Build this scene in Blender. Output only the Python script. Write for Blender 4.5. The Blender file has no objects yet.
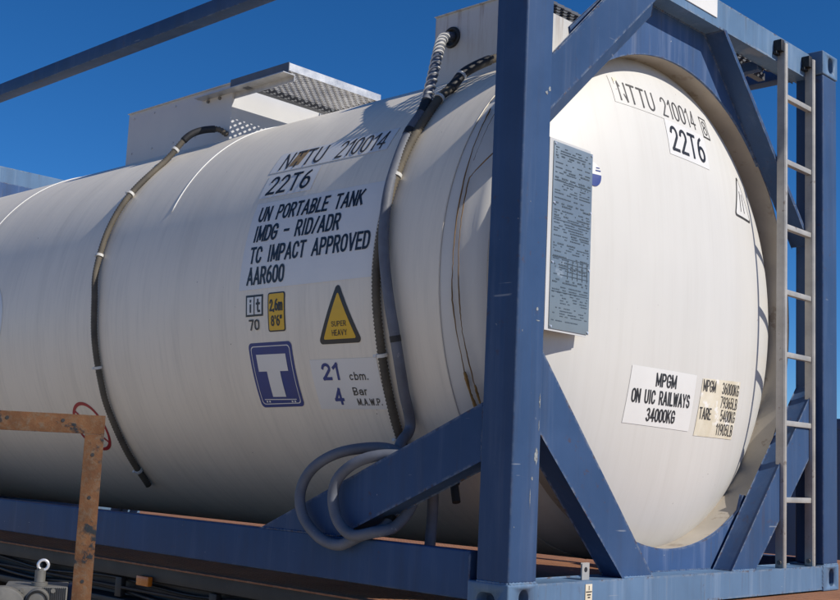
import bpy, bmesh, math, random
from mathutils import Vector, Matrix
R = math.radians
random.seed(7)
scene = bpy.context.scene
C = scene.collection

# ------------------------------------------------------------------ camera
cam_d = bpy.data.cameras.new('camera')
cam = bpy.data.objects.new('camera', cam_d); C.objects.link(cam)
yaw, pit, roll = 0.800, 0.138, -0.046
fwd = Vector((math.sin(yaw)*math.cos(pit), math.cos(yaw)*math.cos(pit), math.sin(pit)))
rt0 = Vector((math.cos(yaw), -math.sin(yaw), 0)); dn0 = -rt0.cross(fwd)
rt = math.cos(roll)*rt0 + math.sin(roll)*dn0
dn = -math.sin(roll)*rt0 + math.cos(roll)*dn0
M = Matrix((rt, -dn, -fwd)).transposed().to_4x4()
M.translation = Vector((-3.053, -2.507, 0.491))
cam.matrix_world = M
cam_d.sensor_width = 36.0
cam_d.lens = 36.0*1185.52/840.0
cam_d.clip_start = 0.05; cam_d.clip_end = 4000
scene.camera = cam

# ------------------------------------------------------------------ light
SUN_AZ, SUN_EL = 17.0, 40.0          # degrees from -Y towards +X, elevation
sv = Vector((math.sin(R(SUN_AZ))*math.cos(R(SUN_EL)), -math.cos(R(SUN_AZ))*math.cos(R(SUN_EL)), math.sin(R(SUN_EL))))
world = bpy.data.worlds.new('World'); scene.world = world; world.use_nodes = True
nt = world.node_tree; nt.nodes.clear()
sky = nt.nodes.new('ShaderNodeTexSky'); sky.sky_type = 'NISHITA'; sky.sun_disc = False
sky.sun_elevation = R(SUN_EL); sky.sun_rotation = math.atan2(sv.x, sv.y)
sky.altitude = 2500; sky.air_density = 1.0; sky.dust_density = 0.0; sky.ozone_density = 10.0
bg = nt.nodes.new('ShaderNodeBackground'); bg.inputs['Strength'].default_value = 0.090
wo = nt.nodes.new('ShaderNodeOutputWorld')
hs = nt.nodes.new('ShaderNodeHueSaturation'); hs.inputs['Saturation'].default_value = 1.14
nt.links.new(sky.outputs[0], hs.inputs['Color']); nt.links.new(hs.outputs[0], bg.inputs[0]); nt.links.new(bg.outputs[0], wo.inputs[0])
sd = bpy.data.lights.new('sun', 'SUN'); sd.energy = 4.0; sd.angle = R(0.53); sd.color = (1.0, 0.94, 0.84)
sun = bpy.data.objects.new('sun', sd); C.objects.link(sun)
sun.rotation_euler = (-sv).to_track_quat('-Z', 'Y').to_euler(); sun.location = (0, -6, 8)
scene.view_settings.view_transform = 'Standard'; scene.view_settings.look = 'None'
scene.view_settings.gamma = 1.0; scene.view_settings.use_curve_mapping = False
scene.view_settings.exposure = 0.22

# ------------------------------------------------------------------ materials
MATS = {}
class NB:
    def __init__(s, name):
        s.m = bpy.data.materials.new(name); s.m.use_nodes = True
        s.t = s.m.node_tree; s.b = s.t.nodes['Principled BSDF']
        s.tc = s.t.nodes.new('ShaderNodeTexCoord')
    def n(s, ty, **kw):
        x = s.t.nodes.new(ty)
        for k, v in kw.items():
            if k in x.inputs: x.inputs[k].default_value = v
            else: setattr(x, k, v)
        return x
    def l(s, a, b): s.t.links.new(a, b)
    def map(s, scale=(1,1,1), rot=(0,0,0), loc=(0,0,0)):
        mp = s.n('ShaderNodeMapping'); mp.inputs['Scale'].default_value = scale; mp.inputs['Rotation'].default_value = rot
        mp.inputs['Location'].default_value = loc
        s.l(s.tc.outputs['Object'], mp.inputs[0]); return mp.outputs[0]
    def noise(s, vec, scale, detail=5, rough=0.55, dist=0.0):
        x = s.n('ShaderNodeTexNoise'); x.inputs['Scale'].default_value = scale; x.inputs['Detail'].default_value = detail
        x.inputs['Roughness'].default_value = rough; x.inputs['Distortion'].default_value = dist
        s.l(vec, x.inputs['Vector']); return x.outputs['Fac']
    def ramp(s, fac, p0, p1, c0=(0,0,0,1), c1=(1,1,1,1)):
        x = s.n('ShaderNodeValToRGB'); x.color_ramp.elements[0].position = p0; x.color_ramp.elements[1].position = p1
        x.color_ramp.elements[0].color = c0; x.color_ramp.elements[1].color = c1
        s.l(fac, x.inputs[0]); return x.outputs[0]
    def mix(s, fac, a, b, mode='MIX'):
        x = s.n('ShaderNodeMix', data_type='RGBA', blend_type=mode)
        for i, v in ((0, fac), (6, a), (7, b)):
            if hasattr(v, 'is_linked') or hasattr(v, 'links'): s.l(v, x.inputs[i])
            else: x.inputs[i].default_value = v if i == 0 else (tuple(v) if len(v) == 4 else tuple(v)+(1,))
        return x.outputs[2]
    def math(s, op, a, b):
        x = s.n('ShaderNodeMath', operation=op)
        for i, v in ((0, a), (1, b)):
            if hasattr(v, 'links'): s.l(v, x.inputs[i])
            else: x.inputs[i].default_value = v
        return x.outputs[0]
    def bump(s, h, strength=0.2, dist=0.002):
        x = s.n('ShaderNodeBump'); x.inputs['Strength'].default_value = strength; x.inputs['Distance'].default_value = dist
        s.l(h, x.inputs['Height']); s.l(x.outputs[0], s.b.inputs['Normal'])
    def done(s, col=None, rough=None, metal=0.0, spec=0.5):
        for v, k in ((col, 'Base Color'), (rough, 'Roughness')):
            if v is None: continue
            if hasattr(v, 'links'): s.l(v, s.b.inputs[k])
            else: s.b.inputs[k].default_value = v if k == 'Roughness' else tuple(v)+(1,)
        s.b.inputs['Metallic'].default_value = metal
        s.b.inputs['Specular IOR Level'].default_value = spec
        return s.m

def m_blue(name, wear=0.5, base=(0.031, 0.066, 0.148)):
    k = NB(name); v = k.map()
    big = k.noise(v, 2.2, 6, 0.6)
    col = k.mix(k.ramp(big, 0.35, 0.7), base, tuple(c*1.25+0.006 for c in base))
    vs = k.map((14, 14, 0.9)); st = k.noise(vs, 1.0, 6, 0.65)
    pale = tuple(c*1.15+(0.12 if wear > 0.6 else 0.06) for c in base)
    col = k.mix(k.math('MULTIPLY', k.ramp(st, 0.52, 0.78), wear), col, pale)
    ch = k.noise(v, 38, 3, 0.6); pr = k.noise(v, 3.1, 3, 0.5)
    chips = k.math('MULTIPLY', k.ramp(ch, 0.735, 0.75), k.ramp(pr, 0.5, 0.56))
    col = k.mix(chips, col, (0.42, 0.43, 0.44))
    rs = k.noise(v, 21, 4, 0.7)
    rm = k.noise(k.map(loc=(7, 3, 5)), 1.7, 4, 0.6)
    col = k.mix(k.math('MULTIPLY', k.math('MULTIPLY', k.ramp(rs, 0.60, 0.70), k.ramp(rm, 0.50, 0.62)), 0.75), col, (0.085, 0.045, 0.025))
    gr = k.noise(k.map((9, 9, 0.5), loc=(1, 8, 2)), 1.0, 6, 0.7)
    col = k.mix(k.math('MULTIPLY', k.ramp(gr, 0.50, 0.80), 0.35), col, (0.045, 0.045, 0.05))
    rr_ = k.noise(k.map((26, 26, 1.1), loc=(5, 5, 9)), 1.0, 5, 0.65); rk = k.noise(k.map(loc=(9, 1, 6)), 2.3, 3, 0.6)
    col = k.mix(k.math('MULTIPLY', k.math('MULTIPLY', k.ramp(rr_, 0.60, 0.72), k.ramp(rk, 0.50, 0.62)), 0.55), col, (0.075, 0.045, 0.028))
    bv = k.n('ShaderNodeBevel', samples=4); bv.inputs['Radius'].default_value = 0.011
    ge = k.n('ShaderNodeNewGeometry'); dt = k.n('ShaderNodeVectorMath', operation='DOT_PRODUCT')
    k.l(bv.outputs[0], dt.inputs[0]); k.l(ge.outputs['Normal'], dt.inputs[1])
    ed = k.ramp(dt.outputs['Value'], 0.90, 0.985, (1,)*3+(1,), (0,)*3+(1,))
    en = k.noise(v, 24, 5, 0.7)
    col = k.mix(k.math('MULTIPLY', k.math('MULTIPLY', ed, k.ramp(en, 0.44, 0.60)), 0.55), col, (0.24, 0.27, 0.31))
    e2 = k.noise(k.map(loc=(4, 4, 4)), 30, 5, 0.7)
    col = k.mix(k.math('MULTIPLY', k.math('MULTIPLY', ed, k.ramp(e2, 0.56, 0.62)), 0.8), col, (0.09, 0.05, 0.03))
    ln = k.noise(k.map((2.0, 2.0, 90), (0.3, 0.5, 0)), 1.0, 2, 0.4); lm = k.noise(k.map(loc=(2, 9, 4)), 5.0, 3, 0.5)
    col = k.mix(k.math('MULTIPLY', k.math('MULTIPLY', k.ramp(ln, 0.70, 0.715), k.ramp(lm, 0.60, 0.64)), 0.5), col, (0.30, 0.33, 0.37))
    if wear > 0.6:
        g = k.noise(k.map((40, 40, 2.5), loc=(3, 2, 1)), 1.0, 5, 0.7)
        col = k.mix(k.math('MULTIPLY', k.ramp(g, 0.60, 0.75), 0.55), col, (0.10, 0.085, 0.06))
    k.bump(k.noise(v, 60, 4, 0.6), 0.12, 0.002)
    return k.done(col, k.ramp(big, 0.2, 0.8, (0.38,)*3+(1,), (0.58,)*3+(1,)), 0, 0.14)

def m_tank(name='tank_white_paint', head=False):
    k = NB(name); v = k.map()
    big = k.noise(v, 1.3, 5, 0.55)
    col = k.mix(k.ramp(big, 0.35, 0.7), (0.62, 0.605, 0.572) if head else (0.785, 0.715, 0.605), (0.655, 0.64, 0.605) if head else (0.83, 0.76, 0.65))  # shell colour paler and warmer than the ends, brightening its shaded side
    # fine streaks running down the shell
    vs = k.map((34, 3.0, 1.1) if head else (3.0, 42, 3.0)); st = k.noise(vs, 1.0, 6, 0.7)
    col = k.mix(k.math('MULTIPLY', k.ramp(st, 0.48, 0.8), 0.16 if head else 0.26), col, (0.40, 0.37, 0.32))
    vs2 = k.map((7, 1.0, 0.6) if head else (1.0, 9, 1.0)); st2 = k.noise(vs2, 1.0, 5, 0.6)
    col = k.mix(k.math('MULTIPLY', k.ramp(st2, 0.5, 0.8), 0.14 if head else 0.22), col, (0.38, 0.35, 0.30))
    sp = k.noise(v, 45, 2, 0.5); spm = k.noise(v, 2.4, 2, 0.5)
    col = k.mix(k.math('MULTIPLY', k.ramp(sp, 0.76, 0.78), k.ramp(spm, 0.54, 0.6)), col, (0.16, 0.13, 0.11))
    k.bump(k.noise(k.map((1.2, 2.5, 1.2)), 1.6, 4, 0.5), 0.25, 0.012)
    return k.done(col, k.ramp(big, 0.2, 0.8, (0.36,)*3+(1,), (0.52,)*3+(1,)), 0, 0.4)

def m_rusty_white():
    k = NB('white_paint_rust_streaked'); v = k.map()
    big = k.noise(v, 3, 5, 0.6)
    col = k.mix(big, (0.50, 0.50, 0.49), (0.60, 0.60, 0.59))
    vs = k.map((30, 30, 2.2)); st = k.noise(vs, 1.0, 6, 0.7)
    z = k.n('ShaderNodeSeparateXYZ'); k.l(k.tc.outputs['Object'], z.inputs[0])
    hi = k.n('ShaderNodeMapRange'); k.l(z.outputs[2], hi.inputs[0])
    hi.inputs[1].default_value = 2.28; hi.inputs[2].default_value = 2.55
    col = k.mix(k.math('MULTIPLY', k.ramp(st, 0.5, 0.72), hi.outputs[0]), col, (0.25, 0.16, 0.10))
    vs = k.map((55, 55, 3), loc=(4, 1, 2)); st = k.noise(vs, 1.0, 5, 0.7)
    col = k.mix(k.math('MULTIPLY', k.ramp(st, 0.62, 0.72), 0.8), col, (0.20, 0.17, 0.14))
    k.bump(k.noise(v, 30, 4, 0.6), 0.1, 0.002)
    return k.done(col, 0.55)

def m_simple(name, c, rough=0.5, metal=0.0, var=0.15, nscale=8, bump=0.1, bscale=60, spec=0.5, alt=None, spots=None):
    k = NB(name); v = k.map()
    n = k.noise(v, nscale, 5, 0.6)
    a = tuple(max(0, x*(1-var)) for x in c); b = tuple(min(1, x*(1+var)) for x in c) if alt is None else alt
    col = k.mix(k.ramp(n, 0.3, 0.72), a, b)
    if spots:
        s2 = k.noise(v, spots[1], 4, 0.65)
        col = k.mix(k.ramp(s2, spots[2], spots[2]+0.06), col, spots[0])
    if bump: k.bump(k.noise(v, bscale, 4, 0.6), bump, 0.003)
    r = k.ramp(n, 0.2, 0.8, (max(0.05, rough-0.08),)*3+(1,), (min(1, rough+0.1),)*3+(1,))
    return k.done(col, r, metal, spec)

def m_rust_rack():
    k = NB('rusty_flaking_steel'); v = k.map()
    a = k.noise(v, 9, 6, 0.65); b = k.noise(v, 46, 5, 0.7); c = k.noise(k.map(loc=(3, 5, 1)), 7.5, 4, 0.6)
    col = k.mix(k.ramp(a, 0.3, 0.7), (0.075, 0.036, 0.019), (0.175, 0.086, 0.040))
    col = k.mix(k.math('MULTIPLY', k.ramp(b, 0.5, 0.7), 0.7), col, (0.135, 0.108, 0.082))
    col = k.mix(k.math('MULTIPLY', k.ramp(b, 0.35, 0.5, (1,)*3+(1,), (0,)*3+(1,)), 0.5), col, (0.12, 0.05, 0.025))
    dark = k.math('MULTIPLY', k.ramp(c, 0.57, 0.62), k.ramp(b, 0.42, 0.52))
    col = k.mix(dark, col, (0.02, 0.025, 0.032))
    h = k.math('ADD', b, k.math('MULTIPLY', dark, 0.5))
    k.bump(h, 0.55, 0.004)
    return k.done(col, 0.85, 0, 0.25)

def m_deck():
    k = NB('rusty_tread_plate'); v = k.map()
    a = k.noise(v, 3.5, 6, 0.65); b = k.noise(v, 40, 4, 0.7)
    col = k.mix(k.ramp(a, 0.3, 0.72), (0.22, 0.095, 0.048), (0.37, 0.17, 0.085))
    col = k.mix(k.math('MULTIPLY', k.ramp(b, 0.45, 0.75), 0.5), col, (0.12, 0.055, 0.035))
    # tread lozenges
    hs = None
    for ang in (45, -45):
        vm = k.map((52, 17, 1), (0, 0, R(ang)))
        vo = k.n('ShaderNodeTexVoronoi'); vo.inputs['Scale'].default_value = 1.0; vo.inputs['Randomness'].default_value = 0.0
        k.l(vm, vo.inputs['Vector'])
        r = k.ramp(vo.outputs['Distance'], 0.22, 0.40, (1,)*3+(1,), (0,)*3+(1,))
        hs = r if hs is None else k.math('MAXIMUM', hs, r)
    col = k.mix(k.math('MULTIPLY', hs, 0.25), col, (0.42, 0.24, 0.14))
    k.bump(k.math('ADD', hs, k.math('MULTIPLY', b, 0.35)), 0.9, 0.006)
    return k.done(col, 0.8, 0, 0.3)

def m_ground():
    k = NB('gravel_yard'); v = k.map()
    a = k.noise(v, 0.4, 6, 0.65); b = k.noise(v, 22, 5, 0.7)
    col = k.mix(a, (0.53, 0.44, 0.32), (0.62, 0.52, 0.39)); col = k.mix(k.math('MULTIPLY', b, 0.6), col, (0.46, 0.38, 0.28))  # yard tone kept pale and warm to bounce light onto the shaded tank side
    k.bump(b, 0.8, 0.02); return k.done(col, 0.95, 0, 0.2)

def m_conduit():
    k = NB('weathered_corrugated_conduit'); v = k.map()
    a = k.noise(v, 7, 5, 0.6); b = k.noise(v, 60, 3, 0.6)
    col = k.mix(k.ramp(a, 0.35, 0.65), (0.085, 0.076, 0.064), (0.165, 0.14, 0.105)); col = k.mix(k.math('MULTIPLY', b, 0.4), col, (0.05, 0.045, 0.04))
    return k.done(col, 0.75, 0, 0.3)

MATS['blue'] = m_blue('blue_frame_paint', 0.50)
MATS['blue_worn'] = m_blue('blue_frame_paint_faded', 0.75, (0.095, 0.165, 0.27))
MATS['blue_arch'] = m_blue('blue_paint_streaked', 1.0, (0.040, 0.082, 0.185))
MATS['tank'] = m_tank()
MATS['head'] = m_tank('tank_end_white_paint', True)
MATS['boxwhite'] = m_rusty_white()
MATS['boxgrey'] = m_simple('grey_white_paint', (0.55, 0.55, 0.55), 0.5, 0, 0.05, 3, 0.05)
MATS['alu'] = m_simple('mill_aluminium', (0.55, 0.55, 0.55), 0.45, 0.75, 0.15, 14, 0.08, 80)
MATS['steel'] = m_simple('stainless_ladder', (0.40, 0.385, 0.36), 0.45, 0.25, 0.2, 9, 0.12, 50, spots=((0.25, 0.22, 0.19), 18, 0.62))
MATS['hose'] = m_simple('grey_rubber_hose', (0.125, 0.135, 0.165), 0.62, 0, 0.25, 9, 0.3, 70, spots=((0.26, 0.26, 0.27), 30, 0.66))
MATS['conduit'] = m_conduit()
MATS['rubber'] = m_simple('black_rubber', (0.02, 0.02, 0.022), 0.6, 0, 0.3, 20, 0.1)
MATS['tie'] = m_simple('white_nylon', (0.62, 0.61, 0.58), 0.5, 0, 0.08, 20, 0)
MATS['dwhite'] = m_simple('white_vinyl', (0.72, 0.71, 0.69), 0.35, 0, 0.03, 6, 0.0)
MATS['dcream'] = m_simple('aged_cream_vinyl', (0.66, 0.58, 0.42), 0.6, 0, 0.1, 9, 0.05, alt=(0.74, 0.69, 0.57), spots=((0.80, 0.78, 0.73), 12, 0.6))
MATS['dblack'] = m_simple('black_vinyl', (0.018, 0.018, 0.020), 0.4, 0, 0.2, 10, 0.0)
MATS['dfade'] = m_simple('faded_black_vinyl', (0.045, 0.042, 0.040), 0.5, 0, 0.3, 25, 0.0, spots=((0.35, 0.32, 0.27), 60, 0.70))
MATS['dnavy'] = m_simple('navy_vinyl', (0.004, 0.030, 0.20), 0.4, 0, 0.1, 10, 0.0)
MATS['dyellow'] = m_simple('yellow_vinyl', (0.72, 0.43, 0.02), 0.45, 0, 0.06, 10, 0.0)
MATS['dred'] = m_simple('red_vinyl', (0.35, 0.02, 0.03), 0.5, 0, 0.15, 20, 0.0)
MATS['peel'] = m_simple('peeling_brown_backing', (0.30, 0.20, 0.10), 0.7, 0, 0.3, 40, 0.1)
MATS['ochre'] = m_simple('ochre_sealant_stain', (0.30, 0.17, 0.05), 0.8, 0, 0.4, 30, 0.2)
MATS['crack'] = m_simple('dark_paint_crack', (0.20, 0.12, 0.05), 0.8, 0, 0.3, 30, 0.0)
MATS['plate'] = m_simple('etched_data_plate', (0.22, 0.27, 0.31), 0.32, 0.35, 0.1, 5, 0.02, spots=((0.36, 0.40, 0.43), 7, 0.66))
MATS['ink'] = m_simple('etched_ink', (0.075, 0.10, 0.125), 0.5, 0, 0.2, 30, 0.0)
MATS['deck'] = m_deck()
MATS['chassis'] = m_simple('black_chassis_paint', (0.008, 0.008, 0.009), 0.55, 0, 0.4, 6, 0.2, 30, spots=((0.05, 0.035, 0.025), 14, 0.66))
MATS['rack'] = m_rust_rack()
MATS['lamp'] = m_simple('amber_lens', (0.55, 0.16, 0.015), 0.25, 0, 0.08, 30, 0.05)
MATS['cast'] = m_simple('galvanised_casting', (0.18, 0.172, 0.155), 0.5, 0.4, 0.25, 18, 0.3, 40, spots=((0.16, 0.14, 0.11), 26, 0.6))
MATS['shadealu'] = m_simple('shaded_aluminium', (0.13, 0.14, 0.16), 0.5, 0.3, 0.2, 9, 0.1)  # aluminium with the shade of side strip and undersides put into its colour
MATS['scrape'] = m_simple('bare_scraped_primer', (0.25, 0.27, 0.28), 0.6, 0, 0.25, 60, 0.2, spots=((0.10, 0.075, 0.06), 70, 0.58))
MATS['skirt'] = m_simple('shaded_skirt_paint', (0.42, 0.375, 0.315), 0.6, 0, 0.15, 4, 0.1, spots=((0.30, 0.25, 0.20), 9, 0.6))  # white skirt darkened in colour to deepen its shaded interior
MATS['ring'] = m_simple('bright_zinc', (0.75, 0.74, 0.76), 0.3, 0.6, 0.1, 20, 0.0)
MATS['ground'] = m_ground()
MATS['weld'] = m_simple('pale_seam_sealant', (0.72, 0.72, 0.70), 0.5, 0, 0.04, 10, 0.0)
MATS['sheet'] = m_simple('blue_corrugated_sheet', (0.02, 0.04, 0.10), 0.55, 0, 0.2, 3, 0.1)

# ------------------------------------------------------------------ mesh helpers
def thing(name, label, cat, loc=(0,0,0), group=None):
    o = bpy.data.objects.new(name, None); C.objects.link(o); o.location = loc; o.empty_display_size = 0.2
    o['label'] = label; o['category'] = cat
    if group: o['group'] = group
    return o
def obj(name, bm, mat, parent=None, smooth=False, bevel=0.0, seg=2, label=None, kind=None):
    if bevel > 0:
        bmesh.ops.remove_doubles(bm, verts=bm.verts, dist=1e-6)
        es = [e for e in bm.edges if len(e.link_faces) == 2 and e.calc_face_angle(0) > R(25)]
        bmesh.ops.bevel(bm, geom=es, offset=bevel, segments=seg, profile=0.6, affect='EDGES', clamp_overlap=True)
    bmesh.ops.recalc_face_normals(bm, faces=bm.faces)
    me = bpy.data.meshes.new(name); bm.to_mesh(me); bm.free()
    me.materials.append(MATS[mat] if isinstance(mat, str) else mat)
    if smooth or bevel > 0:
        me.polygons.foreach_set('use_smooth', [True]*len(me.polygons))
        if bevel > 0 or smooth == 'auto':
            me.set_sharp_from_angle(angle=R(38))
    o = bpy.data.objects.new(name, me); C.objects.link(o)
    if parent is not None:
        o.parent = parent
        o.matrix_parent_inverse = Matrix.Translation(-wloc(parent))
    if label: o['label'] = label
    if kind: o['kind'] = kind
    return o
def wloc(o):
    v = Vector((0,0,0))
    return Vector(o.location) if o.parent is None else v
# all meshes hold world coordinates; parents other than roots stay at the origin
def box(bm, a, b):
    x0,y0,z0 = a; x1,y1,z1 = b
    v = [bm.verts.new(p) for p in ((x0,y0,z0),(x1,y0,z0),(x1,y1,z0),(x0,y1,z0),(x0,y0,z1),(x1,y0,z1),(x1,y1,z1),(x0,y1,z1))]
    for f in ((3,2,1,0),(4,5,6,7),(0,1,5,4),(1,2,6,5),(2,3,7,6),(3,0,4,7)): bm.faces.new([v[i] for i in f])
def prism(bm, poly, lo, hi, axis='y'):
    def P(a, b, t):
        return (a, t, b) if axis == 'y' else ((t, a, b) if axis == 'x' else (a, b, t))
    A = [bm.verts.new(P(a, b, lo)) for a, b in poly]; B = [bm.verts.new(P(a, b, hi)) for a, b in poly]
    n = len(poly); bm.faces.new(A); bm.faces.new(B[::-1])
    for i in range(n): bm.faces.new((A[i], A[(i+1) % n], B[(i+1) % n], B[i]))
def catmull(pts, n=8):
    P = [Vector(p) for p in pts]; P = [P[0]*2-P[1]] + P + [P[-1]*2-P[-2]]; out = []
    for i in range(1, len(P)-2):
        a, b, c, d = P[i-1:i+3]
        for j in range(n):
            t = j/n
            out.append(0.5*((2*b)+(c-a)*t+(2*a-5*b+4*c-d)*t*t+(3*b-a-3*c+d)*t**3))
    out.append(P[-2]); return out
def resample(pts, step):
    out = [pts[0]]; acc = 0.0
    for a, b in zip(pts, pts[1:]):
        L = (b-a).length
        if L == 0: continue
        t = step-acc
        while t <= L:
            out.append(a.lerp(b, t/L)); t += step
        acc = (acc+L) % step if L+acc >= step else acc+L
    return out
def tube(bm, pts, r, n=10, cap=True):
    pts = [Vector(p) for p in pts]; rings = []
    t0 = (pts[1]-pts[0]).normalized(); nrm = t0.orthogonal().normalized()
    for i, p in enumerate(pts):
        t = (pts[min(i+1, len(pts)-1)]-pts[max(i-1, 0)]).normalized()
        nrm = (nrm - t*nrm.dot(t)).normalized(); bn = t.cross(nrm)
        rr = r(i) if callable(r) else r
        rings.append([bm.verts.new(p+nrm*math.cos(2*math.pi*k/n)*rr+bn*math.sin(2*math.pi*k/n)*rr) for k in range(n)])
    for a, b in zip(rings, rings[1:]):
        for k in range(n): bm.faces.new((a[k], a[(k+1) % n], b[(k+1) % n], b[k]))
    if cap: bm.faces.new(rings[0][::-1]); bm.faces.new(rings[-1])
def lathe_y(bm, prof, cx, cz, n=160, closed=False):
    rings = []
    for r, y in prof:
        if r < 1e-5: rings.append([bm.verts.new((cx, y, cz))])
        else: rings.append([bm.verts.new((cx+r*math.cos(2*math.pi*k/n), y, cz+r*math.sin(2*math.pi*k/n))) for k in range(n)])
    prs = list(zip(rings, rings[1:]))
    if closed: prs.append((rings[-1], rings[0]))
    for a, b in prs:
        for k in range(n):
            q = (k+1) % n
            if len(a) == 1: bm.faces.new((a[0], b[k], b[q]))
            elif len(b) == 1: bm.faces.new((a[k], a[q], b[0]))
            else: bm.faces.new((a[k], a[q], b[q], b[k]))
def cylinder(bm, p0, p1, r, n=16): tube(bm, [p0, p1], r, n)

# ------------------------------------------------------------------ tank geometry
CX, CZ, RT = 1.219, 1.227, 1.10
LEN = 6.058
HA, HB, HY = 1.07, 0.28, 0.355        # front head: half ellipsoid
def head_y(x, z):
    q = 1-((x-CX)**2+(z-CZ)**2)/HA**2
    return HY-HB*math.sqrt(max(q, 0))
def on_tank(y, v, lift=0.0):           # v = arc length above the axis height, on the -x side
    a = v/RT; r = RT+lift
    return Vector((CX-r*math.cos(a), y, CZ+r*math.sin(a)))
def on_head(x, z, lift=0.0):
    return Vector((x, head_y(x, z)-lift, z))

# ================================================================== SETTING
bm = bmesh.new()
n = 40
for i in range(1): pass
s = 1500
vs = [bm.verts.new(p) for p in ((-s,-s,-1.25),(s,-s,-1.25),(s,s,-1.25),(-s,s,-1.25))]; bm.faces.new(vs)
g = obj('ground', bm, 'ground'); g['kind'] = 'structure'; g['label'] = 'pale brown gravel yard under the trailer'

# ================================================================== TRAILER
tr = thing('flatbed_trailer', 'black flatbed trailer with rusty tread plate deck carrying the tank container', 'trailer', (2.3, 4.5, -1.25))
bm = bmesh.new(); box(bm, (-0.005, -1.6, -0.009), (4.6, 11.0, -0.001))
obj('deck', bm, 'deck', tr, bevel=0.003, label='rusty tread plate deck')
for x0, sgn in ((0.03, 1), (4.56, -1)):
    bm = bmesh.new()
    prism(bm, [(x0, -0.0095), (x0, -0.075), (x0+sgn*0.05, -0.085), (x0+sgn*0.05, -0.165), (x0-sgn*0.01, -0.175), (x0-sgn*0.01, -0.20), (x0+sgn*0.10, -0.20), (x0+sgn*0.10, -0.0095)], -1.58, 10.98)
    obj('side_beam', bm, 'chassis', tr, bevel=0.004)
    bm = bmesh.new(); cylinder(bm, (x0+sgn*0.0, -1.5, -0.125), (x0+sgn*0.0, 10.9, -0.125), 0.008, 8); obj('rope_rail', bm, 'chassis', tr, smooth=True)
    for i in range(16):
        y = -1.3+0.72*i
        bm = bmesh.new(); box(bm, (min(x0+sgn*0.02, x0-sgn*0.008), y, -0.168), (max(x0+sgn*0.02, x0-sgn*0.008), y+0.05, -0.08))
        obj('hook', bm, 'chassis', tr, bevel=0.004)
for x in (1.3, 3.3):
    bm = bmesh.new(); box(bm, (x-0.06, -1.5, -0.62), (x+0.06, 10.9, -0.20)); obj('main_beam', bm, 'chassis', tr, bevel=0.004)
for i in range(13):
    y = -1.2+i*0.98
    bm = bmesh.new(); box(bm, (0.13, y-0.04, -0.30), (4.45, y+0.04, -0.0095)); obj('cross_member', bm, 'chassis', tr, bevel=0.003)
bm = bmesh.new(); box(bm, (0.10, -1.5, -0.72), (0.13, 10.9, -0.30)); obj('side_guard', bm, 'chassis', tr, bevel=0.004)
for z, yy, r in ((-0.150, 0.0, 0.010), (-0.100, 0.4, 0.007), (-0.215, 0.9, 0.013)):
    pts = [Vector((0.055+0.012*math.sin(i*0.9+yy*5), -1.4+i*0.25, z+0.012*math.sin(i*1.3+yy))) for i in range(46)]
    bm = bmesh.new(); tube(bm, catmull(pts, 4), r, 8); obj('brake_pipe', bm, 'chassis', tr, smooth=True)
for y in (0.9, 2.75, 3.9):
    bm = bmesh.new(); box(bm, (0.022, y, -0.225), (0.12, y+0.22, -0.178)); obj('junction_box', bm, 'chassis', tr, bevel=0.006)
for y in (2.11, 5.2):
    bm = bmesh.new(); box(bm, (0.006, y-0.048, -0.0985), (0.031, y+0.048, -0.0555)); obj('marker_lamp', bm, 'lamp', tr, bevel=0.006)
for y in (6.8, 8.1):
    for x in (0.42, 4.1):
        bm = bmesh.new()
        prof = [(0.20, -0.12), (0.42, -0.13), (0.47, -0.10), (0.475, 0.10), (0.42, 0.13), (0.20, 0.12)]
        n = 36; rings = []
        for r, o in prof: rings.append([bm.verts.new((x+o, y+r*math.cos(2*math.pi*k/n), -0.775+r*math.sin(2*math.pi*k/n))) for k in range(n)])
        for a, b in zip(rings, rings[1:]+rings[:1]):
            for k in range(n): bm.faces.new((a[k], a[(k+1) % n], b[(k+1) % n], b[k]))
        w = obj('wheel', bm, 'rubber', tr, smooth='auto')
        bm = bmesh.new(); cylinder(bm, (x-0.05, y, -0.775), (x+0.05, y, -0.775), 0.205, 24); obj('rim', bm, 'cast', w, smooth='auto')
for x in (0.9, 3.7):
    bm = bmesh.new(); box(bm, (x-0.05, -0.2, -1.22), (x+0.05, -0.08, -0.30)); box(bm, (x-0.13, -0.28, -1.25), (x+0.13, 0.0, -1.22)); obj('landing_leg', bm, 'chassis', tr, bevel=0.004)

# ================================================================== TANK CONTAINER
tc = thing('tank_container', 'white cylindrical tank held in a blue steel container frame', 'tank container', (1.219, 3.029, 0.0))
W = 2.438
# shell and heads
bm = bmesh.new()
prof = []
for i in range(60): prof.append((RT, 0.485+i*(LEN-0.97)/59))
lathe_y(bm, prof, CX, CZ, 200)
shell = obj('tank_shell', bm, 'tank', tc, smooth=True)
def head(front):
    bm = bmesh.new(); prof = []
    for i in range(33):
        t = math.pi/2*i/32
        prof.append((HA*math.sin(t), HY-HB*math.cos(t)))
    prof += [(HA+0.012, HY+0.03), (1.092, HY+0.07), (1.0965, 0.478), (1.0965, 0.492)]
    if not front: prof = [(r, LEN-y) for r, y in prof]
    lathe_y(bm, prof, CX, CZ, 200)
    return obj('tank_head', bm, 'head', tc, smooth=True)
heads = [head(True), head(False)]
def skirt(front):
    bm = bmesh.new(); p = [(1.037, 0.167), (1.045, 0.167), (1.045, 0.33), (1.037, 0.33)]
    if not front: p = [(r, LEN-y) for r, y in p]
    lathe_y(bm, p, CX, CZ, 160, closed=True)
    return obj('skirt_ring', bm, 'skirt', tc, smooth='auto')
skirt(True); skirt(False)
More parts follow.
